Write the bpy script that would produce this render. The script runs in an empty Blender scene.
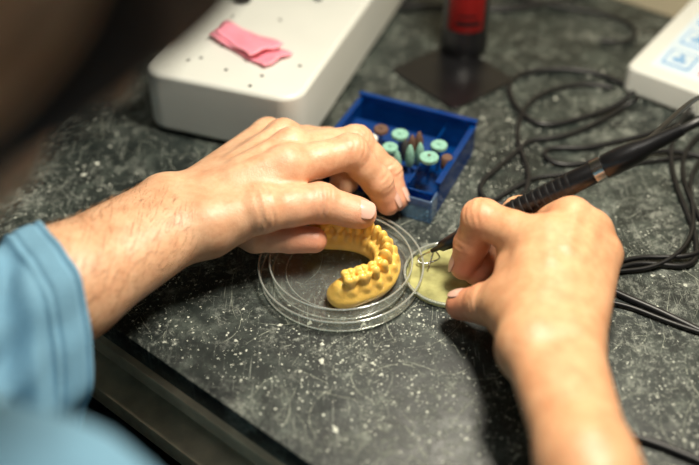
import bpy, bmesh, math, random
import numpy as np
from mathutils import Vector, Matrix
random.seed(3); rng=np.random.default_rng(5)
COL=bpy.context.scene.collection

# ---------- survey helper: bench plane is z=0, camera stands 0.40 m above it ----------
H=.40; TH=math.radians(41); SN,CS=math.sin(TH),math.cos(TH); FP=971.0
def W(u,v,z=0.0):
    x=(u-349.5)/FP; y=(232.5-v)/FP
    dz=-SN+y*CS; dy=CS+y*SN; t=(z-H)/dz
    return np.array([x*t,dy*t,z])
EX=np.array([.776,-.631,0]); EN=np.array([.631,.776,0]); E0=np.array([-.1355,.3805,0])
EX/=np.linalg.norm(EX); EN/=np.linalg.norm(EN)
def B(s,d,z=0): return E0+EX*s+EN*d+np.array([0,0,z])

# ---------- material helpers ----------
def newmat(name):
    m=bpy.data.materials.new(name); m.use_nodes=True
    nt=m.node_tree; b=nt.nodes['Principled BSDF']; return m,nt,b
def setp(b,**k):
    for a,v in k.items():
        a=a.replace('_',' ')
        if a in b.inputs: b.inputs[a].default_value=v
def pm(name,col,rough=.5,metal=0,nscale=0,namt=.15,bump=0,bscale=200,**k):
    m,nt,b=newmat(name); setp(b,Roughness=rough,Metallic=metal,**k)
    c=(*col,1); b.inputs['Base Color'].default_value=c
    tc=nt.nodes.new('ShaderNodeTexCoord')
    if nscale:
        n=nt.nodes.new('ShaderNodeTexNoise'); n.inputs['Scale'].default_value=nscale; n.inputs['Detail'].default_value=6
        nt.links.new(tc.outputs['Object'],n.inputs['Vector'])
        r=nt.nodes.new('ShaderNodeValToRGB'); r.color_ramp.elements[0].position=.3; r.color_ramp.elements[1].position=.7
        r.color_ramp.elements[0].color=(*[x*(1-namt) for x in col],1); r.color_ramp.elements[1].color=(*[min(1,x*(1+namt)) for x in col],1)
        nt.links.new(n.outputs['Fac'],r.inputs['Fac']); nt.links.new(r.outputs['Color'],b.inputs['Base Color'])
    if bump:
        n=nt.nodes.new('ShaderNodeTexNoise'); n.inputs['Scale'].default_value=bscale; n.inputs['Detail'].default_value=5
        nt.links.new(tc.outputs['Object'],n.inputs['Vector'])
        bp=nt.nodes.new('ShaderNodeBump'); bp.inputs['Strength'].default_value=bump; bp.inputs['Distance'].default_value=.001
        nt.links.new(n.outputs['Fac'],bp.inputs['Height']); nt.links.new(bp.outputs['Normal'],b.inputs['Normal'])
    return m
def clearmat(name,tint,base=.04,edge=.7,diff=0,dcol=(1,1,1),rough=.06,pw=3.0):
    """thin clear plastic: transparent + facing-dependent gloss"""
    m=bpy.data.materials.new(name); m.use_nodes=True; nt=m.node_tree; nt.nodes.clear()
    o=nt.nodes.new('ShaderNodeOutputMaterial'); t=nt.nodes.new('ShaderNodeBsdfTransparent'); t.inputs[0].default_value=(*tint,1)
    g=nt.nodes.new('ShaderNodeBsdfGlossy'); g.inputs['Roughness'].default_value=rough
    lw=nt.nodes.new('ShaderNodeLayerWeight'); lw.inputs[0].default_value=.5
    d=nt.nodes.new('ShaderNodeBsdfDiffuse'); d.inputs[0].default_value=(*dcol,1)
    m0=nt.nodes.new('ShaderNodeMixShader'); m0.inputs[0].default_value=diff
    m1=nt.nodes.new('ShaderNodeMixShader')
    p=nt.nodes.new('ShaderNodeMath'); p.operation='POWER'; p.inputs[1].default_value=pw
    mt=nt.nodes.new('ShaderNodeMath'); mt.operation='MULTIPLY_ADD'; mt.inputs[1].default_value=edge; mt.inputs[2].default_value=base; mt.use_clamp=True
    L=nt.links.new
    L(t.outputs[0],m0.inputs[1]); L(d.outputs[0],m0.inputs[2]); L(lw.outputs['Facing'],p.inputs[0]); L(p.outputs[0],mt.inputs[0]); L(mt.outputs[0],m1.inputs[0])
    L(m0.outputs[0],m1.inputs[1]); L(g.outputs[0],m1.inputs[2]); L(m1.outputs[0],o.inputs[0])
    return m

# ---------- mesh helpers ----------
def mesh_obj(name,verts,faces,mat=None,smooth=True):
    me=bpy.data.meshes.new(name); me.from_pydata([tuple(map(float,v)) for v in verts],[],[tuple(map(int,f)) for f in faces]); me.update()
    ob=bpy.data.objects.new(name,me); COL.objects.link(ob)
    if mat: me.materials.append(mat)
    if smooth: me.polygons.foreach_set('use_smooth',[True]*len(me.polygons))
    return ob
def group(name,children,loc=None):
    e=bpy.data.objects.new(name,None); COL.objects.link(e); e.empty_display_size=.02
    if loc is None: loc=(0,0,0)
    M=Matrix.Translation(Vector([float(x) for x in loc])); e.matrix_world=M
    for c in children:
        c.parent=e; c.matrix_parent_inverse=M.inverted()
    return e
def bevel(ob,w,seg=3,ang=35):
    m=ob.modifiers.new('b','BEVEL'); m.width=w; m.segments=seg; m.limit_method='ANGLE'; m.angle_limit=math.radians(ang); return ob
def autosmooth(ob):
    me=ob.data
    bm=bmesh.new(); bm.from_mesh(me)
    for e in bm.edges:
        e.smooth = not (len(e.link_faces)==2 and e.calc_face_angle(0)>math.radians(40))
    bm.to_mesh(me); bm.free(); return ob
def rbox(name,corner,ax,ay,w,d,h,r,bev,mat,z0=0,seg=6,hback=None):
    pts=[]
    for cx,cy,a0 in ((w-r,r,-90),(w-r,d-r,0),(r,d-r,90),(r,r,180)):
        for i in range(seg+1):
            a=math.radians(a0+90*i/seg); pts.append((cx+r*math.cos(a),cy+r*math.sin(a)))
    n=len(pts); hb=h if hback is None else hback
    V=[]
    for x,y in pts: V.append(corner+ax*x+ay*y+np.array([0,0,z0]))
    for x,y in pts: V.append(corner+ax*x+ay*y+np.array([0,0,z0+h+(hb-h)*y/d]))
    F=[tuple(range(n-1,-1,-1)),tuple(range(n,2*n))]+[(i,(i+1)%n,n+(i+1)%n,n+i) for i in range(n)]
    ob=mesh_obj(name,V,F,mat,True); 
    if bev: bevel(ob,bev,3,50)
    w_=ob.modifiers.new('wn','WEIGHTED_NORMAL'); w_.keep_sharp=True
    return ob
def lathe(name,prof,c,mat,seg=96,axis=None,smooth=True,a0=0,a1=2*math.pi):
    if axis is None: A=np.eye(3)
    else:
        a=np.array(axis,float); a/=np.linalg.norm(a); t=np.array([0,0,1.]) if abs(a[2])<.9 else np.array([1.,0,0])
        x=np.cross(t,a); x/=np.linalg.norm(x); y=np.cross(a,x); A=np.array([x,y,a]).T
    V=[];F=[]; full=abs(a1-a0-2*math.pi)<1e-6; m=seg if full else seg+1
    for r,z in prof:
        for i in range(m):
            q=a0+(a1-a0)*i/seg; V.append(np.array(c)+A@np.array([r*math.cos(q),r*math.sin(q),z]))
    for j in range(len(prof)-1):
        for i in range(seg):
            k=(i+1)%seg if full else i+1; F.append((j*m+i,j*m+k,(j+1)*m+k,(j+1)*m+i))
    ob=mesh_obj(name,V,F,mat,smooth)
    bm=bmesh.new(); bm.from_mesh(ob.data); bmesh.ops.remove_doubles(bm,verts=bm.verts,dist=1e-7); bmesh.ops.recalc_face_normals(bm,faces=bm.faces); bm.to_mesh(ob.data); bm.free()
    return autosmooth(ob)
def bead(name,R,z,r,c,mat,seg=128):
    prof=[(R+r*math.cos(q*math.pi/6),z+r*math.sin(q*math.pi/6)) for q in range(13)]
    return lathe(name,prof,c,mat,seg)
def cable(name,pts,r,mat,cyc=False):
    cu=bpy.data.curves.new(name,'CURVE'); cu.dimensions='3D'; cu.bevel_depth=r; cu.bevel_resolution=4; cu.resolution_u=16
    s=cu.splines.new('NURBS'); s.points.add(len(pts)-1); s.order_u=4; s.use_endpoint_u=True; s.use_cyclic_u=cyc
    for p,q in zip(s.points,pts): p.co=(float(q[0]),float(q[1]),float(q[2]),1)
    cu.materials.append(mat); cu.use_fill_caps=True
    o=bpy.data.objects.new(name,cu); COL.objects.link(o); return o

# ---------- SDF sculpting (smooth unions, surface nets) ----------
def smin(a,b,k):
    hh=np.maximum(k-np.abs(a-b),0)/k
    return np.minimum(a,b)-hh*hh*k*.25
class Vol:
    def __init__(s,lo,hi,h):
        s.lo=np.array(lo,float); s.h=h; s.n=np.ceil((np.array(hi)-s.lo)/h).astype(int)+1
        s.ax=[(s.lo[i]+h*np.arange(s.n[i])).astype(np.float32) for i in range(3)]
    def new(s): return np.full(tuple(s.n),1.0,np.float32)
    def sl(s,mn,mx):
        a=np.clip(np.floor((mn-s.lo)/s.h).astype(int),0,s.n-1); b=np.clip(np.ceil((mx-s.lo)/s.h).astype(int)+1,1,s.n)
        b=np.maximum(b,a+1)
        sl=tuple(slice(a[i],b[i]) for i in range(3))
        X=s.ax[0][sl[0]][:,None,None]; Y=s.ax[1][sl[1]][None,:,None]; Z=s.ax[2][sl[2]][None,None,:]
        return sl,X,Y,Z
    def cone(s,F,a,b,ra,rb,k=.003,flat=None,fs=1.0,mrg=None):
        a=np.array(a,float); b=np.array(b,float); m=max(ra,rb)*max(1,1/fs)+(mrg or (k+.012))
        sl,X,Y,Z=s.sl(np.minimum(a,b)-m,np.maximum(a,b)+m)
        ba=b-a; L=max(ba@ba,1e-12)
        px,py,pz=X-a[0],Y-a[1],Z-a[2]
        t=np.clip((px*ba[0]+py*ba[1]+pz*ba[2])/L,0,1)
        qx,qy,qz=px-t*ba[0],py-t*ba[1],pz-t*ba[2]
        d2=qx*qx+qy*qy+qz*qz
        if flat is not None:
            f=np.array(flat,float); f/=np.linalg.norm(f); w=qx*f[0]+qy*f[1]+qz*f[2]
            d2=d2+w*w*(fs*fs-1)
        d=np.sqrt(np.maximum(d2,0))-(ra+(rb-ra)*t)
        F[sl]=smin(F[sl],d.astype(np.float32),k)
    def ell(s,F,c,R,k=.003,sub=False,mrg=None,rot=None):
        c=np.array(c,float); R=np.array(R,float); m=R.max()+(mrg or (k+.012))
        sl,X,Y,Z=s.sl(c-m,c+m)
        px,py,pz=X-c[0],Y-c[1],Z-c[2]
        if rot is not None:
            r=rot; px,py,pz=(r[0][0]*px+r[0][1]*py+r[0][2]*pz, r[1][0]*px+r[1][1]*py+r[1][2]*pz, r[2][0]*px+r[2][1]*py+r[2][2]*pz)
        k0=np.sqrt((px/R[0])**2+(py/R[1])**2+(pz/R[2])**2); k1=np.sqrt((px/R[0]**2)**2+(py/R[1]**2)**2+(pz/R[2]**2)**2)+1e-9
        d=(k0*(k0-1)/k1).astype(np.float32)
        if sub: F[sl]=-smin(-F[sl],d,k)
        else: F[sl]=smin(F[sl],d,k)
    def mesh(s,F):
        ins=F<0; n=F.shape
        cnt=np.zeros(tuple(x-1 for x in n),np.int8)
        for i in (0,1):
            for j in (0,1):
                for k in (0,1): cnt+=ins[i:n[0]-1+i,j:n[1]-1+j,k:n[2]-1+k]
        act=(cnt>0)&(cnt<8); idx=np.full(act.shape,-1,np.int64); ci=np.argwhere(act); idx[act]=np.arange(len(ci))
        P=np.zeros((len(ci),3)); c=np.zeros(len(ci))
        for ax in range(3):
            o=[x for x in range(3) if x!=ax]
            for i in (0,1):
                for j in (0,1):
                    a=np.zeros(3,int); a[o[0]]=i; a[o[1]]=j; b=a.copy(); b[ax]=1
                    pa=ci+a; pb=ci+b; va=F[pa[:,0],pa[:,1],pa[:,2]]; vb=F[pb[:,0],pb[:,1],pb[:,2]]
                    m=(va<0)!=(vb<0); t=va[m]/(va[m]-vb[m])
                    q=np.tile(a.astype(float),(m.sum(),1)); q[:,ax]+=t; P[m]+=q; c[m]+=1
        V=s.lo+s.h*(ci+P/c[:,None]); Q=[]
        for a in range(3):
            b=(a+1)%3; cc=(a+2)%3
            s0=[slice(None)]*3; s1=[slice(None)]*3; s0[a]=slice(0,-1); s1[a]=slice(1,None)
            D=ins[tuple(s0)]!=ins[tuple(s1)]; p=np.argwhere(D)
            m=(p[:,b]>=1)&(p[:,cc]>=1)&(p[:,b]<n[b]-1)&(p[:,cc]<n[cc]-1); p=p[m]
            eb=np.zeros(3,int); eb[b]=1; ec=np.zeros(3,int); ec[cc]=1
            g=lambda q: idx[q[:,0],q[:,1],q[:,2]]
            q=np.stack([g(p-eb-ec),g(p-ec),g(p),g(p-eb)],1)
            up=ins[p[:,0],p[:,1],p[:,2]]; q[~up]=q[~up][:,::-1]; Q.append(q)
        return V,np.concatenate(Q)
def quick_mesh(name,V,Q,mat,tint=None):
    me=bpy.data.meshes.new(name); me.vertices.add(len(V)); me.vertices.foreach_set('co',np.asarray(V,np.float32).ravel())
    me.loops.add(len(Q)*4); me.loops.foreach_set('vertex_index',np.asarray(Q,np.int32).ravel())
    me.polygons.add(len(Q)); me.polygons.foreach_set('loop_start',np.arange(len(Q),dtype=np.int32)*4)
    me.polygons.foreach_set('use_smooth',np.ones(len(Q),bool)); me.update(calc_edges=True); me.validate()
    if tint is not None:
        at=me.attributes.new('tint','FLOAT','POINT'); at.data.foreach_set('value',tint.astype(np.float32))
    me.materials.append(mat); ob=bpy.data.objects.new(name,me); COL.objects.link(ob); return ob

# ---------- materials ----------
def bench_material():
    m,nt,b=newmat('slate_bench'); L=nt.links.new
    tc=nt.nodes.new('ShaderNodeTexCoord')
    def noise(scale,detail=8,rough=.6,mapping=None,dist=0,src=None):
        n=nt.nodes.new('ShaderNodeTexNoise'); n.inputs['Scale'].default_value=scale; n.inputs['Detail'].default_value=detail; n.inputs['Roughness'].default_value=rough; n.inputs['Distortion'].default_value=dist
        s=src or tc.outputs['Object']
        if mapping:
            mp=nt.nodes.new('ShaderNodeMapping'); mp.inputs['Rotation'].default_value=(0,0,mapping[0]); mp.inputs['Scale'].default_value=mapping[1]
            L(s,mp.inputs[0]); L(mp.outputs[0],n.inputs['Vector'])
        else: L(s,n.inputs['Vector'])
        return n.outputs['Fac']
    def rng_(x,a,c,lo=0,hi=1):
        r=nt.nodes.new('ShaderNodeMapRange'); r.inputs[1].default_value=a; r.inputs[2].default_value=c; r.inputs[3].default_value=lo; r.inputs[4].default_value=hi; L(x,r.inputs[0]); return r.outputs[0]
    def mth(op,x,y=None):
        n=nt.nodes.new('ShaderNodeMath'); n.operation=op; n.use_clamp=(op!='SUBTRACT')
        for i,q in enumerate((x,y)):
            if q is None: continue
            if isinstance(q,(int,float)): n.inputs[i].default_value=q
            else: L(q,n.inputs[i])
        return n.outputs[0]
    def mix(f,a,c):
        n=nt.nodes.new('ShaderNodeMix'); n.data_type='RGBA'
        if isinstance(f,(int,float)): n.inputs[0].default_value=f
        else: L(f,n.inputs[0])
        for i,q in ((6,a),(7,c)):
            if isinstance(q,tuple): n.inputs[i].default_value=(*q,1)
            else: L(q,n.inputs[i])
        return n.outputs[2]
    base=mix(rng_(noise(14,10,.7),.38,.64),(.006,.009,.009),(.024,.032,.029))
    cl=rng_(noise(30,15,.85,dist=.5),.50,.61)
    base=mix(mth('MULTIPLY',cl,.75),base,(.085,.102,.088))
    patch=rng_(noise(9,6,.65),.43,.58)
    sp=mth('MULTIPLY',rng_(noise(220,8,.8,dist=.3),.54,.60),patch)
    sp2=mth('MULTIPLY',rng_(noise(62,15,.9,dist=.3),.54,.575),rng_(noise(13,5,.6),.44,.58))
    sp3=mth('MULTIPLY',rng_(noise(26,15,.95,dist=.2),.54,.57),rng_(noise(6,4,.6),.46,.58))
    sc=None
    for i,(ro,s1,s2,th) in enumerate(((.5,900,26,.67),(-.9,1100,30,.67),(1.4,800,30,.68),(2.2,1200,44,.67))):
        q=rng_(noise(1,3,.5,(ro,(s1,s2,1)),dist=.1),th,th+.03)
        sc=q if sc is None else mth('MAXIMUM',sc,q)
    lines=mth('MULTIPLY',sc,rng_(noise(12,5,.65),.40,.6,.0,.7))
    allw=mth('MAXIMUM',mth('MAXIMUM',mth('MULTIPLY',sp,.6),mth('MAXIMUM',mth('MULTIPLY',sp2,.8),mth('MULTIPLY',sp3,.85))),lines)
    colr=mix(mth('MULTIPLY',allw,.85),base,(.44,.47,.41))
    L(colr,b.inputs['Base Color'])
    rr=rng_(noise(60,6),.3,.7,.32,.52); ro=mth('ADD',rr,mth('MULTIPLY',allw,.3)); L(ro,b.inputs['Roughness'])
    b.inputs['Specular IOR Level'].default_value=.4
    bp=nt.nodes.new('ShaderNodeBump'); bp.inputs['Strength'].default_value=.4; bp.inputs['Distance'].default_value=.0006
    hsum=mth('ADD',mth('MULTIPLY',allw,.6),mth('MULTIPLY',noise(200,6,.7),.5)); L(hsum,bp.inputs['Height']); L(bp.outputs['Normal'],b.inputs['Normal'])
    return m
def skin_material(name,c0,c1,cr):
    m,nt,b=newmat(name); L=nt.links.new
    tc=nt.nodes.new('ShaderNodeTexCoord'); n=nt.nodes.new('ShaderNodeTexNoise'); n.inputs['Scale'].default_value=90; n.inputs['Detail'].default_value=9; n.inputs['Roughness'].default_value=.7
    L(tc.outputs['Object'],n.inputs['Vector'])
    r=nt.nodes.new('ShaderNodeValToRGB'); r.color_ramp.elements[0].position=.34; r.color_ramp.elements[1].position=.66
    r.color_ramp.elements[0].color=(*c0,1); r.color_ramp.elements[1].color=(*c1,1); L(n.outputs['Fac'],r.inputs['Fac'])
    at=nt.nodes.new('ShaderNodeAttribute'); at.attribute_name='tint'
    mx=nt.nodes.new('ShaderNodeMix'); mx.data_type='RGBA'; L(at.outputs['Fac'],mx.inputs[0]); L(r.outputs['Color'],mx.inputs[6]); mx.inputs[7].default_value=(*cr,1)
    L(mx.outputs[2],b.inputs['Base Color'])
    setp(b,Roughness=.40,Subsurface_Weight=.15,Subsurface_Scale=.005)
    b.inputs['Subsurface Radius'].default_value=(1,.35,.18); b.inputs['Specular IOR Level'].default_value=.5
    v=nt.nodes.new('ShaderNodeTexVoronoi'); v.feature='DISTANCE_TO_EDGE'; v.inputs['Scale'].default_value=700; L(tc.outputs['Object'],v.inputs['Vector'])
    vs=nt.nodes.new('ShaderNodeMapRange'); vs.inputs[1].default_value=0; vs.inputs[2].default_value=.18; vs.inputs[4].default_value=.20; L(v.outputs['Distance'],vs.inputs[0])
    n2=nt.nodes.new('ShaderNodeTexNoise'); n2.inputs['Scale'].default_value=190; n2.inputs['Detail'].default_value=7; n2.inputs['Roughness'].default_value=.6; L(tc.outputs['Object'],n2.inputs['Vector'])
    ad=nt.nodes.new('ShaderNodeMath'); ad.operation='ADD'; L(vs.outputs[0],ad.inputs[0]); L(n2.outputs['Fac'],ad.inputs[1])
    bp=nt.nodes.new('ShaderNodeBump'); bp.inputs['Strength'].default_value=.45; bp.inputs['Distance'].default_value=.0006
    L(ad.outputs[0],bp.inputs['Height']); L(bp.outputs['Normal'],b.inputs['Normal'])
    return m
M_bench=bench_material()
M_skin=skin_material('skin',(.60,.31,.175),(.76,.47,.29),(.73,.30,.20))
M_skinR=skin_material('skin_warm',(.59,.28,.14),(.75,.42,.23),(.73,.26,.16))
M_nail=pm('nail',(.78,.46,.36),.22,Subsurface_Weight=.1)
M_cloth=pm('blue_cotton',(.155,.32,.45),.85,nscale=60,namt=.10,bump=.5,bscale=900)
M_hair=pm('brown_hair',(.030,.014,.008),.75,nscale=300,namt=.4,bump=.8,bscale=500)
M_armhair=pm('arm_hair',(.26,.13,.055),.5)
M_trous=pm('dark_trousers',(.02,.022,.03),.9,nscale=80)
M_white=pm('white_enamel',(.62,.63,.585),.38,nscale=12,namt=.05,bump=.1,bscale=300)
M_dkgrey=pm('dark_grey_plastic',(.05,.05,.05),.5,nscale=50)
M_black=pm('black_plastic',(.007,.007,.008),.28,nscale=60,namt=.3)
M_rubber=pm('black_rubber',(.007,.007,.008),.42,nscale=90,namt=.3)
M_steel=pm('steel',(.62,.62,.6),.22,1,nscale=90,namt=.1)
M_red=pm('red_label',(.24,.007,.006),.35,nscale=40)
M_pink=pm('pink_wax',(.88,.28,.36),.5,nscale=50,namt=.1,Subsurface_Weight=.2)
M_cast=pm('yellow_die_stone',(.95,.57,.125),.20,nscale=110,namt=.12,bump=.35,bscale=450,Subsurface_Weight=.05,Coat_Weight=.6,Coat_Roughness=.15)
M_glass=clearmat('clear_styrene',(.97,.98,.965),.05,.75,.035,(.9,.95,.92),.08)
M_rim=clearmat('styrene_rim',(.85,.88,.85),.20,.7,.25,(.85,.9,.85),.12,2.0)
M_blue=clearmat('blue_acrylic',(.06,.30,.75),.05,.4,.45,(.003,.065,.29),.12)
M_bluec=clearmat('pale_blue_acrylic',(.60,.78,.95),.08,.6,.18,(.3,.5,.8),.12)
M_bluerack=pm('blue_rack',(.005,.035,.16),.35,nscale=70)
M_teal=pm('green_abrasive',(.22,.43,.34),.8,nscale=400,namt=.2,bump=.4,bscale=1500)
M_brown=pm('brown_rubber',(.115,.06,.04),.75,nscale=300,namt=.2,bump=.3,bscale=1200)
M_wht=pm('white_abrasive',(.70,.70,.62),.8,nscale=300)
M_amber=pm('amber_resin',(.36,.35,.15),.13,nscale=90,namt=.4,bump=.15,bscale=250)
M_alu=pm('worn_metal_trim',(.62,.52,.36),.4,.1,nscale=60,namt=.25)
M_dark=pm('dark_cabinet',(.045,.032,.022),.6,nscale=20,namt=.3)
M_wall=pm('wall_paint',(.55,.48,.33),.8,nscale=8,namt=.05)
M_floor=pm('floor_vinyl',(.06,.05,.045),.6,nscale=8,namt=.3)
M_ceil=pm('ceiling_paint',(.60,.58,.52),.9,nscale=8,namt=.04)
M_lcd=pm('membrane_panel',(.58,.68,.76),.3,nscale=20,namt=.04)
M_btn=pm('button_blue',(.10,.30,.58),.4,nscale=20)
M_btnr=pm('button_red',(.7,.1,.06),.4,nscale=20)
M_plaster=pm('plaster_chips',(.60,.62,.54),.9,nscale=900,namt=.4)
M_scr=pm('scratch_residue',(.28,.30,.25),.9,nscale=500,namt=.6)

def slab(name,s0,s1,d0,d1,z0,z1,mat,bev=0):
    ob=rbox(name,B(s0,d0),EX,EN,s1-s0,d1-d0,z1-z0,.0005,0,mat,z0,1)
    if bev: bevel(ob,bev,3,40)
    return ob
# ---------- room ----------
WD=.535
slab('floor',-2.2,2.2,-2.4,WD+.1,-.80,-.75,M_floor)
slab('ceiling',-2.2,2.2,-2.4,WD+.1,1.75,1.80,M_ceil)
slab('wall_back',-2.2,2.2,WD,WD+.1,-.75,1.75,M_wall)
slab('wall_left',-2.3,-2.2,-2.4,WD+.1,-.75,1.75,M_wall)
slab('wall_right',2.2,2.3,-2.4,WD+.1,-.75,1.75,M_wall)
slab('wall_rear',-2.2,2.2,-2.5,-2.4,-.75,1.75,M_wall)
# ---------- bench ----------
top=slab('bench_top',-1.4,1.5,0,WD-.001,-.016,0,M_bench,.002)
parts=[top,
 slab('apron',-1.4,1.5,.012,.03,-.094,-.0165,M_dark),
 slab('upper_trim',-1.4,1.5,-.004,.02,-.028,-.0165,M_alu,.002),
 slab('lower_trim',-1.4,1.5,-.014,.022,-.062,-.048,M_alu,.003),
 slab('rail_under',-1.4,1.5,.002,.02,-.094,-.080,M_dark,.002),
 slab('drawer_side',.14,.17,.03,WD-.02,-.745,-.0945,M_dark),
 slab('side_panel',-1.4,-1.37,.03,WD-.02,-.75,-.0945,M_dark),
 slab('end_panel',1.47,1.5,.03,WD-.02,-.75,-.0945,M_dark),
 slab('drawer_front',.14,1.47,.012,.03,-.70,-.0945,M_dark,.003),
 slab('back_panel',-1.4,1.5,WD-.02,WD-.002,-.75,-.0165,M_dark)]
group('workbench',parts,B(0,.25,-.4))
# plaster debris
V=[];F=[]
cl=[(W(random.uniform(0,699),random.uniform(60,460)),random.uniform(.01,.03)) for _ in range(30)]+[(W(130,190),.04),(W(60,200),.04),(W(300,390),.05),(W(230,330),.04),(W(400,380),.04)]
for i in range(10000):
    if i%4: 
        cc,sg=random.choice(cl); c=cc+np.array([random.gauss(0,sg),random.gauss(0,sg),0])
    else: c=B(random.uniform(-.25,.5),random.uniform(.01,.5))
    d=(c-E0)@EN
    if d<.006 or d>.52: continue
    r=random.choice((.00015,.0002,.0002,.00025,.0003,.0004,.0006))*random.uniform(.7,1.3); k=len(V)
    if random.random()<.018: r*=3
    for q in range(5):
        a=q*1.2566+random.random(); V.append(c+np.array([r*random.uniform(.5,1.7)*math.cos(a),r*random.uniform(.5,1.7)*math.sin(a),.00005]))
    V.append(c+np.array([0,0,min(r*.8,.0004)])); F+= [(k+q,k+(q+1)%5,k+5) for q in range(5)]
mesh_obj('plaster_debris',V,F,M_plaster,False)
V=[];F=[]
for i in range(1100):
    c=B(random.uniform(-.25,.5),random.uniform(.01,.5)) if i%3 else random.choice(cl)[0]+np.array([random.gauss(0,.05),random.gauss(0,.05),0])
    a=random.uniform(0,2*math.pi); cur=random.gauss(0,30); L_=random.choice((.005,.008,.012,.018,.028,.045)); wd_=random.uniform(.00008,.00026); n=18; prev=None
    for q in range(n+1):
        d=(c-E0)@EN
        if d<.006 or d>.52: prev=None
        else:
            w2=wd_*(.3+.7*math.sin(math.pi*q/n))*random.uniform(.4,1.5); nn=np.array([-math.sin(a),math.cos(a),0])*w2; z=np.array([0,0,.00006+.00001*(i%9)]); k=len(V)
            V+= [c+nn+z,c-nn+z]
            if prev is not None and random.random()>.12: F.append((prev,prev+1,k+1,k))
            prev=k
        c=c+np.array([math.cos(a),math.sin(a),0])*L_/n; a+=cur*L_/n+random.gauss(0,.07)
mesh_obj('bench_scratches',V,F,M_scr,False)

# ---------- white device ----------
fr=W(300,163); dd=np.array([.335,.942,0]); dd/=np.linalg.norm(dd); ww=np.array([dd[1],-dd[0],0])
wD=.118; org=fr-ww*wD
parts=[rbox('housing',org,ww,dd,wD,.29,.047,.016,.004,M_white,.003,8),
       rbox('foot_plate',org+ww*.004+dd*.004,ww,dd,wD-.008,.28,.003,.012,0,M_dkgrey,0,8)]
for u,v in ((222,46),(201,58),(226,70),(262,76),(232,16),(280,20),(300,66),(250,86),(188,60)):
    parts.append(lathe('screw_hole',[(0,0),(.0012,0),(.0014,.0003),(0,.0004)],W(u,v,.050),M_dkgrey,16))
k=W(241,5,.050); parts.append(lathe('control_knob',[(0,0),(.007,0),(.007,.008),(.006,.0095),(0,.010)],k+np.array([0,.008,0]),M_black,32))
k=W(318,2,.050); parts.append(lathe('toggle_post',[(0,0),(.003,0),(.003,.008),(0,.009)],k+np.array([0,.004,0]),M_black,24))
group('wax_heater',parts,org+ww*.06+dd*.13)
def sheet(name,cs,th,mat,n=18,amp=.0012,seed=0,z=.051):
    V=[];F=[]
    P=[W(*c,z) for c in cs]
    for i in range(n+1):
        for j in range(n+1):
            a,b_=i/n,j/n
            p=(P[0]*(1-a)+P[1]*a)*(1-b_)+(P[3]*(1-a)+P[2]*a)*b_
            p=p+np.array([0,0,amp*(1.2+math.sin(6*a+seed)+.6*math.sin(9*b_+2*a+seed))])
            p=p+np.array([.0008*math.sin(14*a+seed),.0008*math.sin(11*b_+seed),0]) ; V.append(p)
    for i in range(n):
        for j in range(n):
            q=i*(n+1)+j; F.append((q,q+n+1,q+n+2,q+1))
    o=mesh_obj(name,V,F,mat); m=o.modifiers.new('s','SOLIDIFY'); m.thickness=th; m.offset=0; return o
group('pink_wax_sheet',[sheet('folded_sheet',[(208,38),(264,69),(292,55),(226,22)],.0012,M_pink,seed=1),
      sheet('torn_flap',[(214,32),(250,58),(284,48),(230,24)],.0012,M_pink,seed=2.4,z=.0545)],W(250,45,.050))

# ---------- canister & plate ----------
cb=W(463,50)
parts=[lathe('body',[(0,.0022),(.0180,.0022),(.0188,.004),(.0188,.014),(.0176,.016),(.0176,.14),(.015,.15),(.008,.155),(.008,.17),(0,.17)],cb,M_black,48),
       lathe('label',[(.0178,.025),(.0180,.0255),(.0180,.12),(.0178,.1205)],cb,M_red,40,a0=math.radians(-145),a1=math.radians(-48)),
       lathe('label_back',[(.0178,.025),(.0180,.0255),(.0180,.12),(.0178,.1205)],cb,M_red,40,a0=math.radians(30),a1=math.radians(150)),
       lathe('label_print',[(.0182,.031),(.0182,.0345)],cb,M_black,24,a0=math.radians(-120),a1=math.radians(-60)),
       lathe('label_print_b',[(.0182,.0385),(.0182,.040)],cb,M_black,24,a0=math.radians(-115),a1=math.radians(-70))]
group('spray_canister',parts,cb)
pc=W(453,76)
ax=(W(505,76)-W(450,102)); ax/=np.linalg.norm(ax); ay=np.array([-ax[1],ax[0],0])
plate=rbox('black_tray',pc-ax*.033-ay*.036,ax,ay,.066,.072,.002,.005,.0006,M_black,0,5)

# ---------- controller ----------
cf=W(620,92)
parts=[rbox('case',cf,EX,EN,.15,.118,.021,.007,.0025,M_white,.0015,5,hback=.032),
       rbox('base',cf+EX*.004+EN*.004,EX,EN,.142,.108,.0015,.005,0,M_dkgrey,0,4)]
def padf(name,x,y,w,d,h,mat):
    z=.0225+.011*y/.118+.0003
    return rbox(name,cf+EX*x+EN*y,EX,EN,w,d,h,.0012,0,mat,z-.001,3,hback=h+.011*d/.118)
parts.append(padf('membrane',.014,.012,.124,.094,.0014,M_lcd))
for i in range(4):
    for j in range(3):
        mt=M_btnr if (i==1 and j==0) else M_btn
        parts.append(padf('button_frame',.019+i*.029,.018+j*.030,.021,.020,.0020,mt))
        parts.append(padf('button',.0203+i*.029,.0193+j*.030,.0184,.0174,.0024,M_lcd))
        parts.append(padf('icon',.0245+i*.029,.0235+j*.030,.010,.0035,.0028,mt))
        parts.append(padf('icon_b',.0275+i*.029,.0290+j*.030,.004,.004,.0028,mt))
group('handpiece_controller',parts,cf+EX*.07+EN*.06)

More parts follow.
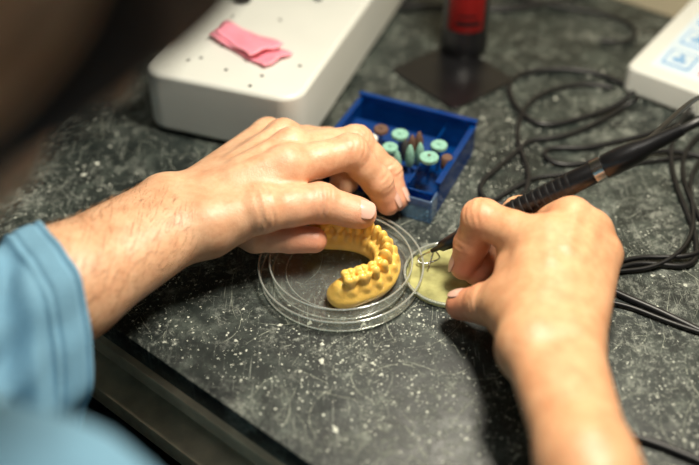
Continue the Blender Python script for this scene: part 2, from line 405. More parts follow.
# ---------- cables ----------
r=.0021
def cab(pts,rr=r): return [W(p[0],p[1],(p[2] if len(p)>2 else rr)) for p in pts]
parts=[
 cable('supply_cable',cab([(634,92,.010),(618,106,.004),(590,116),(560,124),(535,126),(515,108),(505,85),(520,72),(560,68),(600,72),(640,92),(675,104),(699,112),(760,120)]),.0021,M_rubber),
 cable('foot_switch_cable',cab([(640,97,.012),(628,104,.004),(605,120),(560,140),(530,138),(518,150),(498,168),(482,180),(478,192),(490,206),(512,204),(530,190),(528,165),(515,140),(520,110),(545,88),(590,82),(612,88)]),.0018,M_rubber),
 cable('loop_cable',cab([(760,60),(700,114,.004),(660,132,.006),(620,140),(585,150),(550,146),(540,155),(560,168),(600,160),(650,150,.006),(690,150),(740,170)]),.0018,M_rubber),
 cable('side_cable',cab([(690,108,.010),(676,125,.01),(668,150),(676,190),(694,225),(700,262),(680,268),(650,262),(622,264),(600,280)]),.0018,M_rubber),
 cable('side_cable_b',cab([(740,110),(690,135,.006),(678,165),(690,200),(712,240),(700,256,.005),(660,258),(630,256),(600,270)]),.0016,M_rubber),
 cable('side_cable_c',cab([(720,130),(700,160,.006),(686,178),(696,215),(690,248,.006),(650,272),(620,270),(590,276)]),.0014,M_rubber),
 cable('front_cable',cab([(600,284),(622,296),(650,306),(690,326),(740,350)]),.0021,M_rubber),
 cable('front_cable_b',cab([(590,300),(620,302),(648,314),(690,330),(740,344)]),.0014,M_rubber),
 cable('edge_cable',cab([(610,432),(640,436),(670,448),(720,470)]),.0022,M_rubber),
 cable('back_cable',cab([(500,-10),(530,2),(570,8),(610,14),(645,30),(630,45),(600,40)]),.0018,M_rubber),
 cable('back_cable_b',cab([(380,-2),(420,8),(510,8),(560,2),(600,-8),(640,-20)]),.0018,M_rubber),
 cable('back_cable_c',cab([(370,14),(400,6),(440,4),(520,16),(575,-4),(620,-14)]),.0016,M_rubber),
 cable('mid_cable',cab([(486,206),(500,196),(515,188),(535,176),(560,176),(600,168),(660,160),(740,150)]),.0014,M_rubber),
]
group('cable_tangle',parts,W(600,130))

# ---------- blue bur box ----------
fr=W(437,213); wd=np.array([-.91,.415,0]); wd/=np.linalg.norm(wd); dp=np.array([.415,.91,0]); dp/=np.linalg.norm(dp)
BW,BD,BH=.085,.071,.021; o=fr+wd*BW; xx=-wd; T=.0016
def bb(name,x,y,w,d,z0,h,mat,bv=.0004): return rbox(name,o+xx*x+dp*y,xx,dp,w,d,h,.0005,bv,mat,z0,2)
parts=[bb('bottom',0,0,BW,BD,0,.002,M_blue),
 bb('front_wall',0,0,BW,T,.002,BH*.55,M_blue),bb('back_wall',0,BD-T,BW,T,.002,BH+.003,M_blue),
 bb('left_wall',0,T,T,BD-2*T,.002,BH,M_blue),bb('right_wall',BW-T,T,T,BD-2*T,.002,BH,M_blue),
 bb('divider',BW*.74,T,T,BD-2*T,.002,BH-.006,M_blue),
 bb('rack_front',T,.005,BW*.72,.018,.002,.006,M_bluerack,.0008),
 bb('rack_mid',T,.024,BW*.72,.016,.002,.009,M_bluerack,.0008),
 bb('rack_back',T,.041,BW*.72,.018,.002,.012,M_bluerack,.0008),
 bb('front_flap',BW*.76,-.012,BW*.24,.0015,.0,.017,M_bluec),
 bb('flap_side',BW-T,-.0105,.0015,.0105,.0,.017,M_bluec),
 bb('rim_back',-.001,BD-.003,BW+.002,.004,BH+.0055,.0014,M_blue),
 bb('rim_left',-.001,0,.004,BD,BH+.002,.0014,M_blue),bb('rim_right',BW-.003,0,.004,BD,BH+.002,.0014,M_blue)]
group('bur_box',parts,o+xx*BW/2+dp*BD/2)
def bur(u,v,z,kind,mat,rad=.0062):
    c=W(u,v,z); ps=[]
    zb=.0085
    ps.append(lathe('shank',[(0,0),(.0011,0),(.0011,z-zb),(0,z-zb)],(c[0],c[1],zb),M_steel,16))
    if kind=='disc':
        ps.append(lathe('disc',[(0,-.0015),(rad*.9,-.0015),(rad,-.001),(rad,.001),(rad*.9,.0016),(0,.0016)],c,mat,40))
        ps.append(lathe('screw',[(0,.0016),(.0012,.0016),(.0011,.0024),(0,.0026)],c,M_steel if rad>.006 else mat,20))
    elif kind=='cyl':
        ps.append(lathe('wheel',[(0,-.008),(.0036,-.008),(.0040,-.007),(.0040,0),(.0032,.0012),(0,.0016)],c,mat,32))
    else:
        ps.append(lathe('bullet',[(0,-.010),(.0022,-.010),(.0030,-.007),(.0030,-.001),(.0022,.003),(.0010,.006),(0,.007)],c,mat,32))
    group('polishing_bur',ps,c)
bur(400,135,.028,'disc',M_teal,.0057); bur(390,148,.026,'disc',M_teal,.0052); bur(429,158,.028,'disc',M_teal,.0062); bur(439,146,.028,'disc',M_teal,.0055)
bur(381,130,.026,'disc',M_brown,.0050); bur(371,139,.025,'disc',M_wht,.0044); bur(447,158,.024,'cyl',M_brown); bur(419,140,.026,'bul',M_brown)
bur(410,153,.024,'bul',M_teal); bur(405,146,.022,'bul',M_dkgrey); bur(412,143,.024,'bul',M_brown); bur(397,159,.021,'bul',M_teal); bur(420,151,.022,'bul',M_teal)

# ---------- dishes (thin blown styrene sheets with rolled rims) ----------
dc=W(341,274,0); R_=.0487
parts=[lathe('lid',[(0,.0008),(R_-.0015,.0008),(R_-.0004,.0012),(R_,.0022),(R_,.0085)],dc,M_glass,128),
       bead('lid_rim',R_,.0088,.0007,dc,M_rim), bead('lid_foot',R_-.0010,.0010,.0006,dc,M_rim),
       lathe('inner_dish',[(0,.0030),(R_-.0085,.0030),(R_-.0073,.0034),(R_-.0068,.0045),(R_-.0066,.0120)],dc,M_glass,128),
       bead('inner_rim',R_-.0066,.0123,.0006,dc,M_rim), bead('inner_foot',R_-.0082,.0032,.0005,dc,M_rim), bead('stack_ring',R_-.016,.0032,.00035,dc,M_rim)]
group('petri_dish',parts,dc)
sc=W(449,279,0); rs=.0262
parts=[lathe('resin_fill',[(0,.0005),(rs-.0010,.0005),(rs-.0004,.0014),(rs-.0008,.0034),(rs-.0018,.0038),(0,.0034)],sc,M_amber,96),
       lathe('glass_wall',[(rs,.0006),(rs+.0006,.0050)],sc,M_glass,96), bead('glass_rim',rs+.0004,.0052,.0009,sc,M_rim,96)]
group('mixing_dish',parts,sc)

# ---------- dental cast ----------
cp=[(319,250),(340,251),(362,255),(380,264),(386,277),(378,291),(361,298),(342,303)]
P=np.array([W(u,v,0)[:2] for u,v in cp])
def catm(P,n=12):
    Q=np.vstack([2*P[0]-P[1],P,2*P[-1]-P[-2]]); out=[]
    for i in range(1,len(Q)-2):
        for k in range(n):
            t=k/n; a,b,c,d=Q[i-1],Q[i],Q[i+1],Q[i+2]
            out.append(.5*((2*b)+(c-a)*t+(2*a-5*b+4*c-d)*t*t+(3*b-a-3*c+d)*t**3))
    out.append(Q[-2]); return np.array(out)
C=catm(P); seg=np.r_[0,np.cumsum(np.linalg.norm(np.diff(C,axis=0),axis=1))]; Ltot=seg[-1]
def at(s):
    x=np.interp(s,seg,C[:,0]); y=np.interp(s,seg,C[:,1]); e=1e-3
    x2=np.interp(min(s+e,Ltot),seg,C[:,0])-np.interp(max(s-e,0),seg,C[:,0]); y2=np.interp(min(s+e,Ltot),seg,C[:,1])-np.interp(max(s-e,0),seg,C[:,1])
    t=np.array([x2,y2,0]); t/=np.linalg.norm(t); return np.array([x,y,0]),t
z0=.0034
vol=Vol([C[:,0].min()-.016,C[:,1].min()-.016,z0-.003],[C[:,0].max()+.016,C[:,1].max()+.016,z0+.028],.00042)
F=vol.new()
N=26
for i in range(N):
    a,ta=at(Ltot*i/N); b,tb=at(Ltot*(i+1)/N)
    w=.0090-.0016*math.sin(math.pi*(i+.5)/N)
    zz=np.array([0,0,z0+.003]); vol.cone(F,a+zz,b+zz,w,w,.003,flat=(0,0,1),fs=1.3)
    zz=np.array([0,0,z0+.0085]); vol.cone(F,a+zz,b+zz,w*.60,w*.60,.0035)
widths=[.0100,.0098,.0072,.0070,.0076,.0064,.0058,.0058,.0064,.0076,.0070,.0072,.0098,.0100]
k=Ltot*.99/sum(widths); s=.005*Ltot
for i,wd_ in enumerate(widths):
    wd_*=k; c,t=at(s+wd_/2); s+=wd_; nrm=np.array([-t[1],t[0],0]); rot=[t,nrm,[0,0,1]]
    h2=wd_/2*.95
    ty=min(i,13-i)
    cz=z0+.0150
    if ty<2:
        vol.ell(F,c+[0,0,cz-.0010],(h2,.0058,.0060),.0003,rot=rot)
        for p in (-1,1):
            for q in (-1,1): vol.ell(F,c+t*p*h2*.46+nrm*q*.0028+[0,0,cz+.0020],(.0025,.0025,.0028),.0012,rot=rot)
        vol.ell(F,c+[0,0,cz+.0054],(.0032,.0008,.0026),.0008,sub=True,rot=rot); vol.ell(F,c+[0,0,cz+.0054],(.0007,.0040,.0022),.0006,sub=True,rot=rot)
    elif ty<4:
        vol.ell(F,c+[0,0,cz-.0005],(h2,.0052,.0062),.0003,rot=rot)
        for q in (-1,1): vol.ell(F,c+nrm*q*.0023+[0,0,cz+.0028],(.0025,.0022,.0029),.0012,rot=rot)
        vol.ell(F,c+[0,0,cz+.0062],(.0026,.0008,.0024),.0008,sub=True,rot=rot)
    elif ty==4:
        vol.ell(F,c+[0,0,cz],(h2,.0044,.0078),.0003,rot=rot)
    else:
        vol.ell(F,c+[0,0,cz],(h2,.0036,.0070),.0003,rot=rot)
        vol.ell(F,c+[0,0,cz+.0038],(h2*.94,.0018,.0030),.001,rot=rot)
    for q in (-1,1): vol.ell(F,c+nrm*q*.0054+[0,0,z0+.0085],(h2*.75,.0022,.0038),.0015,rot=rot)
Zg=vol.ax[2][None,None,:]; F=np.maximum(F,(z0-Zg)).astype(np.float32)
V,Q=vol.mesh(F)
# the technician lifts the far side: rotate the cast about its near bottom edge
ta=math.radians(7); y0_=V[:,1].min(); yy=V[:,1]-y0_; zz=V[:,2]-z0
V[:,1]=y0_+yy*math.cos(ta)-zz*math.sin(ta); V[:,2]=z0+yy*math.sin(ta)+zz*math.cos(ta)
quick_mesh('dental_cast',V,Q,M_cast)

# ---------- handpiece ----------
p0=W(440,247,.019); p1=W(640,150,.092); ax=p1-p0; LL=np.linalg.norm(ax); ax/=LL
prof=[(0,-.006),(.0012,-.006),(.0016,-.001),(.0032,.001),(.0038,.006),(.0047,.014),(.0056,.022),(.0060,.040),(.0056,.046),(.0061,.048),(.0063,.085),(.0063,.100),(.0058,.102),(.0058,.1045),(.0068,.106),(.0069,.116),(.0064,.124),(.0048,.130),(.0040,.142),(.0032,.150),(0,.150)]
parts=[lathe('body',prof,p0,M_black,40,axis=ax),
       lathe('metal_ring',[(.0060,.099),(.0068,.0992),(.0068,.105),(.0060,.1052)],p0,M_steel,40,axis=ax),
       lathe('front_ring',[(.0048,.0135),(.0053,.014),(.0055,.0165),(.0050,.017)],p0,M_dkgrey,40,axis=ax)]
for i in range(9):
    z=.050+i*.0042
    parts.append(lathe('grip_ridge',[(.0061,z),(.0065,z+.0004),(.0065,z+.0016),(.0061,z+.002)],p0,M_rubber,40,axis=ax))
tipp=p0-ax*.004
parts.append(cable('wire_tip',[tipp,tipp-ax*.006,W(424,254,.010),W(415,261,.007),W(425,265,.0065),W(440,259,.0075),tipp+np.array([.004,-.002,-.004]),tipp],.0005,M_steel))
parts.append(cable('wire_tip_b',[tipp,W(432,256,.011),W(428,269,.0055)],.0005,M_steel))
pe=p0+ax*.149
parts.append(cable('cord',[pe,pe+ax*.02,W(715,112,.10),W(760,130,.06),W(800,180,.01)],.0026,M_rubber))
parts.append(cable('cord_clip',[p0+ax*.120,W(640,148,.088),W(672,118,.085),W(700,92,.06),W(730,90,.03),W(780,110,.01)],.0016,M_rubber))
group('electric_waxing_handpiece',parts,p0+ax*.07)

# ---------- hands ----------
def chain(vol,pts,rad,k=.0022):
    G=vol.new()
    for i in range(len(pts)-1):
        a,b=np.array(pts[i]),np.array(pts[i+1]); ra,rb=rad[i],rad[i+1]; m=(a+b)/2; rm=(ra+rb)/2*.945
        vol.cone(G,a,m,ra,rm,k); vol.cone(G,m,b,rm,rb,k)
    return G
def grooves(vol,G,joint,axis,dors,r,lines=(-.0038,-.0013,.0012,.0036),A=.0008,w=.00085):
    axis=axis/np.linalg.norm(axis); m=.016
    sl,X,Y,Z=vol.sl(joint-m,joint+m)
    px,py,pz=X-joint[0],Y-joint[1],Z-joint[2]
    s=px*axis[0]+py*axis[1]+pz*axis[2]; e=px*dors[0]+py*dors[1]+pz*dors[2]
    rr=np.sqrt(px*px+py*py+pz*pz); fall=np.clip(e/(r*.5),0,1)*np.exp(-(rr/(r*1.5))**4)
    d=0
    for l in lines: d=d+np.exp(-((s-l-.0005*np.sin(e*500+l*900))/w)**2)
    G[sl]+=(A*d*fall).astype(np.float32)
def nail(name,tip,axis,dors,r,w,l):
    axis=axis/np.linalg.norm(axis); dors=dors-axis*(dors@axis); dors/=np.linalg.norm(dors); side=np.cross(axis,dors)
    V=[];F=[];n=14
    for i in range(n+1):
        for j in range(n+1):
            a=-1+2*i/n; b_=-1+2*j/n
            x=a*math.sqrt(1-b_*b_/2.4); y=b_*math.sqrt(1-a*a/2.4)
            ang=x*w/r; yy=y*l
            V.append(tip+side*math.sin(ang)*r+dors*(math.cos(ang)*r+.0003-.0009*max(0,y)**2-.0006*max(0,-y)**2)+axis*(yy+.0005))
    for i in range(n):
        for j in range(n):
            q=i*(n+1)+j; F.append((q,q+1,q+n+2,q+n+1))
    o=mesh_obj(name,V,F,M_nail); m=o.modifiers.new('s','SOLIDIFY'); m.thickness=.0006; m.offset=0
    return o
def tint_of(V,spots):
    t=np.zeros(len(V))
    for p,r,a in spots: t=np.maximum(t,a*np.exp(-(np.linalg.norm(V-p,axis=1)/r)**2))
    return t

# left hand ------------------------------------------------
L_idx=[W(287,168,.058),W(350,152,.056),W(377,182,.034),W(388,203,.018)]
L_mid=[W(292,150,.056),W(356,142,.046),W(387,173,.026),W(397,199,.013)]
L_rng=[W(284,140,.048),W(330,142,.028),W(345,180,.014),W(330,205,.013)]
L_pnk=[W(268,135,.040),W(298,152,.022),W(310,185,.012),W(300,205,.012)]
L_thb=[W(208,226,.044),W(262,210,.050),W(320,203,.045),W(362,214,.0375)]
L_low=[W(225,222,.030),W(255,236,.028),W(290,238,.026),W(314,240,.024)]
L_w1=W(190,229,.043); L_w2=W(172,200,.045)
ELB=np.array([-.29,.215,.02])
cuffA=W(62,286,.048)
vol=Vol([-.235,.27,-.012],[.055,.52,.086],.0010)
Pm=vol.new()
fdir=cuffA-(L_w1+L_w2)/2; side=(L_w1-L_w2)/2
c0=(L_w1+L_w2)/2; c1=cuffA; c2=c1+(ELB-c1)*.5
vol.cone(Pm,L_w1,c1+side*.75,.0160,.0220,.010); vol.cone(Pm,L_w2,c1-side*.75,.0160,.0220,.010)
vol.cone(Pm,c0,c1,.0180,.026,.010); vol.cone(Pm,c1,c2,.029,.032,.012)
for (m,wst,ra,rb) in ((L_idx[0],.15,.0150,.0128),(L_mid[0],.0,.0150,.0125),(L_rng[0],-.3,.0145,.0118),(L_pnk[0],-.7,.0140,.0108)):
    vol.cone(Pm,c0+side*wst*.8,m,ra,rb,.006)
vol.cone(Pm,L_w1,L_thb[0],.0165,.0165,.008); vol.cone(Pm,L_thb[0],L_idx[0]*.55+L_thb[1]*.45-np.array([0,0,.006]),.015,.010,.010)
vol.cone(Pm,c0-np.array([0,0,.008]),(L_mid[0]+L_rng[0])/2-np.array([0,0,.012]),.014,.012,.008)
for m in (L_idx[0],L_mid[0],L_rng[0]): vol.ell(Pm,m+np.array([-.001,0,.0035]),(.0105,.0098,.0095),.004)
for m in (L_idx[0],L_mid[0],L_rng[0]): vol.cone(Pm,c0*.5+m*.5+np.array([0,0,.0110]),m+np.array([0,0,.0100]),.0028,.0034,.006)
vol.ell(Pm,L_w2+np.array([-.004,-.002,.008]),(.011,.009,.010),.006)
Fg=vol.new()
for pts,rad in ((L_idx,(.0120,.0106,.0092,.0078)),(L_mid,(.0115,.0102,.0090,.0076)),(L_rng,(.011,.0095,.0085,.0075)),(L_pnk,(.010,.0085,.0078,.007)),
                (L_low,(.0105,.0098,.0088,.0078)),(L_thb,(.0155,.0130,.0116,.0086))):
    G=chain(vol,pts,rad)
    for j in (1,2):
        axs=(pts[j+1]-pts[j-1]); axs=axs/np.linalg.norm(axs)
        if pts is L_thb: dn=np.array([.1,-.55,.8])
        elif pts is L_low: continue
        else: dn=np.array([.6,.1,.8])
        dn=dn-axs*(dn@axs); dn/=np.linalg.norm(dn)
        vol.ell(G,pts[j]+dn*.0013,(rad[j]*.98,)*3,.003); grooves(vol,G,pts[j]+dn*.001,axs,dn,rad[j])
    if pts is L_thb: vol.ell(G,(pts[3]*.8+pts[2]*.2),(.0100,.0096,.0086),.003)
    Fg=smin(Fg,G,.0010)
F=smin(Pm,Fg,.0050)
V,Q=vol.mesh(F)
tn=tint_of(V,[(L_idx[3],.018,.75),(L_mid[3],.016,.75),(L_thb[3],.016,.6),(L_low[3],.03,.7),(L_idx[1],.012,.4),(L_idx[2],.012,.45),(L_thb[2],.012,.4),(L_mid[0],.013,.35),(L_idx[0],.013,.3)])
left=quick_mesh('left_hand',V,Q,M_skin,tn); me=left.data
nails=[nail('left_thumb_nail',L_thb[3]*.93+L_thb[2]*.07,L_thb[3]-L_thb[2],np.array([.15,-.45,.85]),.0090,.0066,.0074),
       nail('left_index_nail',L_idx[3]*.9+L_idx[2]*.1,L_idx[3]-L_idx[2],np.array([.85,-.05,.5]),.0080,.0056,.0060),
       nail('left_middle_nail',L_mid[3]*.9+L_mid[2]*.1,L_mid[3]-L_mid[2],np.array([.85,.1,.5]),.0078,.0055,.0058)]
cu=bpy.data.curves.new('arm_hair','CURVE'); cu.dimensions='3D'; cu.bevel_depth=.00009; cu.bevel_resolution=0
dist=-(fdir/np.linalg.norm(fdir))
NN=np.array([v.normal[:] for v in me.vertices])
sel=np.where(((V-c0)@dist<-.008)&((V-c0)@dist>-.11)&(NN[:,2]>-.35))[0]
for i in rng.choice(sel,size=900,replace=False):
    p=V[i]; n=NN[i]; l=rng.uniform(.004,.010); dirv=dist*.8+np.cross(n,dist)*rng.normal(.4,.35)+n*.35
    s=cu.splines.new('POLY'); s.points.add(3)
    for q in range(4):
        t=q/3; c=p+dirv*l*t-n*l*.28*t*t; s.points[q].co=(*c,1); s.points[q].radius=1-.8*t
cu.materials.append(M_armhair); ah=bpy.data.objects.new('arm_hair',cu); COL.objects.link(ah)

# right hand ------------------------------------------------
R_idx=[W(545,243,.054),W(482,219,.051),W(472,244,.034),W(464,266,.019)]
R_mid=[W(571,222,.056),W(520,214,.030),W(492,246,.020),W(476,272,.0145)]
R_rng=[W(591,234,.050),W(560,214,.022),W(528,246,.015),W(505,270,.0135)]
R_pnk=[W(601,256,.042),W(586,240,.020),W(560,262,.013),W(540,280,.0125)]
R_thb=[W(536,328,.044),W(512,306,.036),W(487,304,.028),W(461,305,.0165)]
R_w=W(552,348,.050); R_f=W(588,468,.060); R_e=np.array([.116,.045,.055])
vol=Vol([.02,.11,-.004],[.165,.455,.088],.0010)
Pm=vol.new(); xs=np.array([1.,0,0])
vol.cone(Pm,R_w-xs*.0085,R_f-xs*.004,.0155,.0155,.010); vol.cone(Pm,R_w+xs*.0085,R_f+xs*.004,.0155,.0155,.010)
vol.cone(Pm,R_f,R_f*.5+R_e*.5,.0195,.030,.012); vol.cone(Pm,R_f*.5+R_e*.5,R_e,.030,.036,.012)
for m,wx,ra,rb in ((R_idx[0],-.010,.0155,.0130),(R_mid[0],-.003,.0160,.0128),(R_rng[0],.005,.0150,.0118),(R_pnk[0],.011,.0140,.0112)):
    vol.cone(Pm,R_w+xs*wx,m,ra,rb,.006)
vol.cone(Pm,R_w-xs*.010,R_thb[0],.0155,.0155,.008); vol.cone(Pm,R_thb[0],R_thb[1],.0165,.0145,.010)
vol.cone(Pm,R_thb[0]*.5+R_thb[1]*.5,R_idx[0],.0150,.0120,.012)
vol.cone(Pm,R_thb[1],R_idx[1]*.45+R_idx[0]*.55-np.array([0,0,.012]),.012,.009,.010)
vol.cone(Pm,R_w-np.array([0,0,.008]),(R_mid[0]+R_rng[0])/2-np.array([0,0,.014]),.014,.012,.008)
for m in (R_idx[0],R_mid[0],R_rng[0],R_pnk[0]): vol.ell(Pm,m+np.array([0,.0005,.0040]),(.0095,.0105,.0097),.0035)
for m in (R_idx[0],R_mid[0],R_rng[0]): vol.cone(Pm,R_w*.38+m*.62+np.array([0,0,.0113]),m+np.array([0,-.001,.0105]),.0026,.0034,.006)
Fg=vol.new()
for pts,rad in ((R_idx,(.0125,.0110,.0096,.0082)),(R_mid,(.012,.0102,.0090,.0078)),(R_rng,(.011,.0096,.0086,.0076)),(R_pnk,(.0105,.0088,.0078,.007)),(R_thb,(.0155,.0140,.0112,.0086))):
    G=chain(vol,pts,rad)
    for j in (1,2):
        axs=(pts[j+1]-pts[j-1]); axs=axs/np.linalg.norm(axs); dn=np.array([-.5,.2,.85]) if pts is not R_thb else np.array([-.1,-.5,.85])
        dn=dn-axs*(dn@axs); dn/=np.linalg.norm(dn)
        vol.ell(G,pts[j]+dn*.0013,(rad[j]*.98,)*3,.003); grooves(vol,G,pts[j]+dn*.001,axs,dn,rad[j])
    Fg=smin(Fg,G,.0010)
F=smin(Pm,Fg,.0050)
V,Q=vol.mesh(F)
tn=tint_of(V,[(R_idx[3],.018,.85),(R_thb[3],.02,.85),(R_idx[1],.012,.4),(R_mid[0],.012,.45),(R_idx[0],.012,.35),(R_mid[3],.015,.8),(R_rng[0],.01,.45),(R_pnk[0],.01,.4)])
right=quick_mesh('right_hand',V,Q,M_skinR,tn)
nails+=[nail('right_index_nail',R_idx[3]*.9+R_idx[2]*.1,R_idx[3]-R_idx[2],np.array([-.85,.2,.4]),.0084,.0060,.0065),
        nail('right_thumb_nail',R_thb[3]*.9+R_thb[2]*.1,R_thb[3]-R_thb[2],np.array([-.1,.25,1]),.0088,.0060,.0062)]

# ---------- sleeve (left cuff, loose) ----------
def sleeve(name):
    Tp=W(49,231,.086); Bt=W(70,430,-.012); a0=(Tp+Bt)/2; U0=(Tp-Bt)/2
    pts=[a0,a0+np.array([-.045,-.036,-.002]),a0+np.array([-.095,-.080,-.008]),np.array([-.29,.205,.0])]
    V=[];F=[];ns=120;nt_=110
    P=catm(np.array(pts),24); ds=np.r_[0,np.cumsum(np.linalg.norm(np.diff(P,axis=0),axis=1))]
    tot=ds[-1]
    for i in range(ns+1):
        s=tot*(i/ns)**1.25; c=np.array([np.interp(s,ds,P[:,k]) for k in range(3)])
        c2=np.array([np.interp(min(s+.01,tot),ds,P[:,k]) for k in range(3)]); c1_=np.array([np.interp(max(s-.01,0),ds,P[:,k]) for k in range(3)])
        t=c2-c1_; t/=np.linalg.norm(t); u=U0/np.linalg.norm(U0); w=np.cross(t,u); w/=np.linalg.norm(w)
        ra=np.linalg.norm(U0)+.004*min(1,s/.08); rb=.039+.006*min(1,s/.08)
        for j in range(nt_):
            q=2*math.pi*j/nt_; g=min(1,max(0,(s-.018)/.012))
            f=1+.03*math.sin(3*q+s*30+1)+.035*math.sin(7*q+1.0+s*20)+.018*math.sin(13*q+s*60)
            f+=g*(.10*math.sin(s*190+2*math.sin(q)+1.5*math.sin(2*q+1))+.06*math.sin(5*q-s*75)+.04*math.sin(11*q+s*120))
            b=0
            if s<.019: b=.0020
            if abs(s-.0033)<.0010 or abs(s-.0160)<.0012: b-=.0013
            V.append(c+u*math.cos(q)*(ra*f+b)+w*math.sin(q)*(rb*f+b)+t*.004*math.sin(2*q+.6))
    for i in range(ns):
        for j in range(nt_):
            k=(j+1)%nt_; F.append((i*nt_+j,i*nt_+k,(i+1)*nt_+k,(i+1)*nt_+j))
    o=mesh_obj(name,V,F,M_cloth); m=o.modifiers.new('s','SOLIDIFY'); m.thickness=.0022; m.offset=-1
    m=o.modifiers.new('ss','SUBSURF'); m.levels=1; m.render_levels=1
    return o
slv=sleeve('left_sleeve')
# ---------- torso / shirt ----------
RS=np.array([-.098,.122,.136]); LS=np.array([-.37,.335,.145]); MID=(RS+LS)/2
NK=MID+np.array([.01,.01,.035]); PEL=MID-EN*.16+np.array([0,0,-.40])
vol=Vol([-.62,-.20,-.36],[.22,.50,.30],.006)
F=vol.new(); K=.04
chest=MID-EN*.035+np.array([0,0,-.10])
vol.cone(F,chest-EX*.07,chest+EX*.07,.105,.105,K,flat=EN,fs=1.05,mrg=.08)
vol.cone(F,chest,PEL+np.array([0,0,.08]),.125,.125,K,flat=EX,fs=.85,mrg=.08)
vol.cone(F,RS,NK-EN*.02,.050,.050,K,mrg=.06); vol.cone(F,LS,NK-EN*.02,.050,.050,K,mrg=.06)
vol.cone(F,RS,chest+EX*.08,.058,.09,K,mrg=.06); vol.cone(F,LS,chest-EX*.08,.058,.09,K,mrg=.06)
vol.cone(F,RS,R_e+np.array([.004,-.01,0]),.058,.050,.02,mrg=.05)
cuffR=R_e*.62+(R_f)*.38
vol.cone(F,R_e,cuffR,.050,.046,.02,mrg=.05)
vol.cone(F,LS,ELB-np.array([0,.0,.02]),.060,.054,.02,mrg=.05)
X=vol.ax[0][:,None,None];Y=vol.ax[1][None,:,None];Z=vol.ax[2][None,None,:]
F=F+(.0035*np.sin(X*55+2*np.sin(Z*30))*np.sin(Z*60+Y*40)+.002*np.sin(Y*110+Z*90)).astype(np.float32)
V,Q=vol.mesh(F); shirt=quick_mesh('shirt',V,Q,M_cloth)
vol=Vol([-.75,-.30,-.76],[.25,.55,-.14],.009); F=vol.new()
for sg in (-1,1):
    hp=PEL+EX*.09*sg+np.array([0,0,.11]); kn=hp+EN*.36+EX*.05*sg; kn[2]=-.25; an=kn+EN*(-.05)+np.array([0,0,-.42])
    vol.cone(F,hp,kn,.082,.06,.03,mrg=.06); vol.cone(F,kn,an,.058,.042,.02,mrg=.06); vol.cone(F,an+np.array([0,0,-.03]),an+EN*.13+np.array([0,0,-.035]),.038,.032,.02,mrg=.05)
vol.cone(F,PEL-EX*.05+np.array([0,0,.12]),PEL+EX*.05+np.array([0,0,.12]),.115,.115,.03,mrg=.08)
V,Q=vol.mesh(F); legs=quick_mesh('trousers',V,Q,M_trous)
# ---------- head ----------
HC=np.array([-.112,.222,.330])
Fd=np.array([.22,.47,-.80]); Fd/=np.linalg.norm(Fd); Ud=np.array([.60,.60,.55]); Ud-=Fd*(Ud@Fd); Ud/=np.linalg.norm(Ud); Rd=np.cross(Fd,Ud)
A=np.array([Rd,Fd,Ud])
nb=A@(NK+np.array([.0,-.01,.0])-HC)
vol=Vol([-.20,-.24,-.28],[.12,.14,.13],.0038); F=vol.new()
vol.ell(F,(0,-.012,.025),(.075,.096,.088),.02,mrg=.05); vol.ell(F,(0,.035,-.045),(.057,.060,.078),.03,mrg=.05)
vol.cone(F,(-.045,.02,-.075),(0,.070,-.105),.022,.020,.02,mrg=.04); vol.cone(F,(.045,.02,-.075),(0,.070,-.105),.022,.020,.02,mrg=.04)
vol.cone(F,(0,.092,-.005),(0,.112,-.040),.007,.011,.008); vol.ell(F,(-.010,.100,-.044),(.007,.009,.006),.004); vol.ell(F,(.010,.100,-.044),(.007,.009,.006),.004)
for sg in (-1,1):
    vol.ell(F,(sg*.032,.100,-.004),(.016,.012,.011),.006,sub=True); vol.ell(F,(sg*.031,.082,-.005),(.013,.013,.012),.002)
    vol.cone(F,(sg*.018,.094,.016),(sg*.046,.082,.014),.006,.005,.006)
    vol.ell(F,(sg*.079,-.008,-.02),(.008,.019,.031),.006); vol.ell(F,(sg*.086,-.004,-.018),(.005,.010,.019),.003,sub=True)
vol.ell(F,(0,.094,-.070),(.023,.009,.005),.003); vol.ell(F,(0,.092,-.079),(.020,.009,.006),.003); 
vol.cone(F,(0,-.03,-.05),nb,.052,.058,.03,mrg=.06)
V,Q=vol.mesh(F); V=HC+V@A; head=quick_mesh('head',V,Q,M_skin,np.zeros(len(V)))
F=vol.new(); vol.ell(F,(0,-.008,.034),(.086,.112,.098),.02,mrg=.05); vol.ell(F,(0,-.070,-.045),(.064,.050,.060),.03,mrg=.04)
for sg in (-1,1): vol.cone(F,(sg*.066,.025,.0),(sg*.064,.020,-.045),.020,.012,.01,mrg=.04)
vol.ell(F,(0,.125,-.085),(.066,.075,.100),.008,sub=True,mrg=.05)
X=vol.ax[0][:,None,None];Y=vol.ax[1][None,:,None];Z=vol.ax[2][None,None,:]
F=F+(.0014*np.sin(X*420+3*np.sin(Y*50))*np.sin(Z*60+Y*90)).astype(np.float32)
V,Q=vol.mesh(F); V=HC+V@A; hair=quick_mesh('hair',V,Q,M_hair)
group('dental_technician',[left,right,ah,slv,shirt,legs,head,hair]+nails,PEL)
sz=PEL[2]+.0
parts=[lathe('seat',[(0,-.06),(.17,-.06),(.185,-.04),(.185,-.015),(.17,-.002),(0,0)],(PEL[0],PEL[1],sz),M_black,48),
       lathe('post',[(0,-.745),(.02,-.745),(.02,sz-.06),(0,sz-.06)],(PEL[0],PEL[1],0),M_steel,24)]
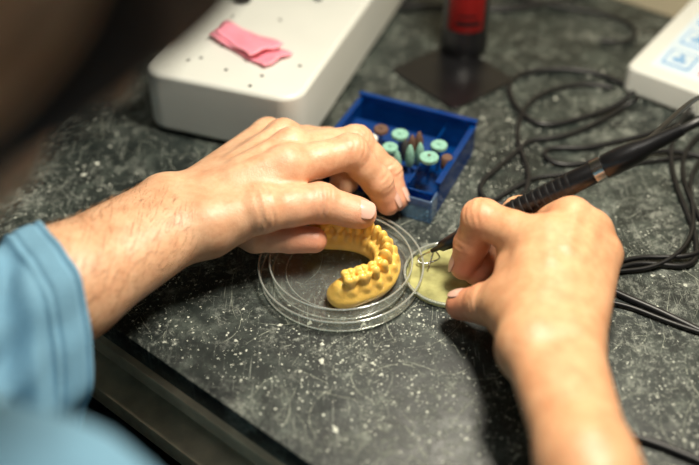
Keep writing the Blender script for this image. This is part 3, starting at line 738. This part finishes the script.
for i in range(5):
    a=i*2*math.pi/5; q=np.array([math.cos(a),math.sin(a),0])
    parts.append(cable('base_leg',[np.array([PEL[0],PEL[1],-.69]),np.array([PEL[0],PEL[1],-.70])+q*.12,np.array([PEL[0],PEL[1],-.735])+q*.25],.013,M_black))
group('work_stool',parts,(PEL[0],PEL[1],-.5))

# ---------- lights ----------
M_em=bpy.data.materials.new('lamp_diffuser'); M_em.use_nodes=True; bs=M_em.node_tree.nodes['Principled BSDF']
bs.inputs['Emission Color'].default_value=(1,.97,.90,1); bs.inputs['Emission Strength'].default_value=.8; bs.inputs['Base Color'].default_value=(.9,.9,.9,1)
slab('ceiling_lamp',-.5,.7,-.5,-.2,1.70,1.7495,M_em)
def area(name,loc,target,sx,sy,power,col):
    l=bpy.data.lights.new(name,'AREA'); l.shape='RECTANGLE'; l.size=sx; l.size_y=sy; l.energy=power; l.color=col
    o=bpy.data.objects.new(name,l); COL.objects.link(o); o.location=loc
    o.rotation_euler=(Vector(target)-Vector(loc)).to_track_quat('-Z','Y').to_euler(); return o
kl=B(.18,.22,.54); area('bench_lamp',tuple(map(float,kl)),(.0,.40,0),.17,.11,5.6,(1,.92,.77))
fl=B(.2,-.35,1.68); area('ceiling_light',tuple(map(float,fl)),(.02,.43,0),1.1,.3,4.0,(.97,.98,.95))
w=bpy.data.worlds.new('world'); bpy.context.scene.world=w; w.use_nodes=True
w.node_tree.nodes['Background'].inputs[0].default_value=(.6,.62,.6,1); w.node_tree.nodes['Background'].inputs[1].default_value=.3
bpy.context.scene.view_settings.view_transform='Standard'
bpy.context.scene.view_settings.look='None'

# ---------- camera ----------
cam=bpy.data.cameras.new('camera'); co=bpy.data.objects.new('camera',cam); COL.objects.link(co)
co.location=(0,0,H); co.rotation_euler=(math.radians(90)-TH,0,0); cam.sensor_width=36; cam.lens=50; cam.clip_start=.01
cam.dof.use_dof=True; cam.dof.focus_distance=.565; cam.dof.aperture_fstop=3.0
bpy.context.scene.camera=co
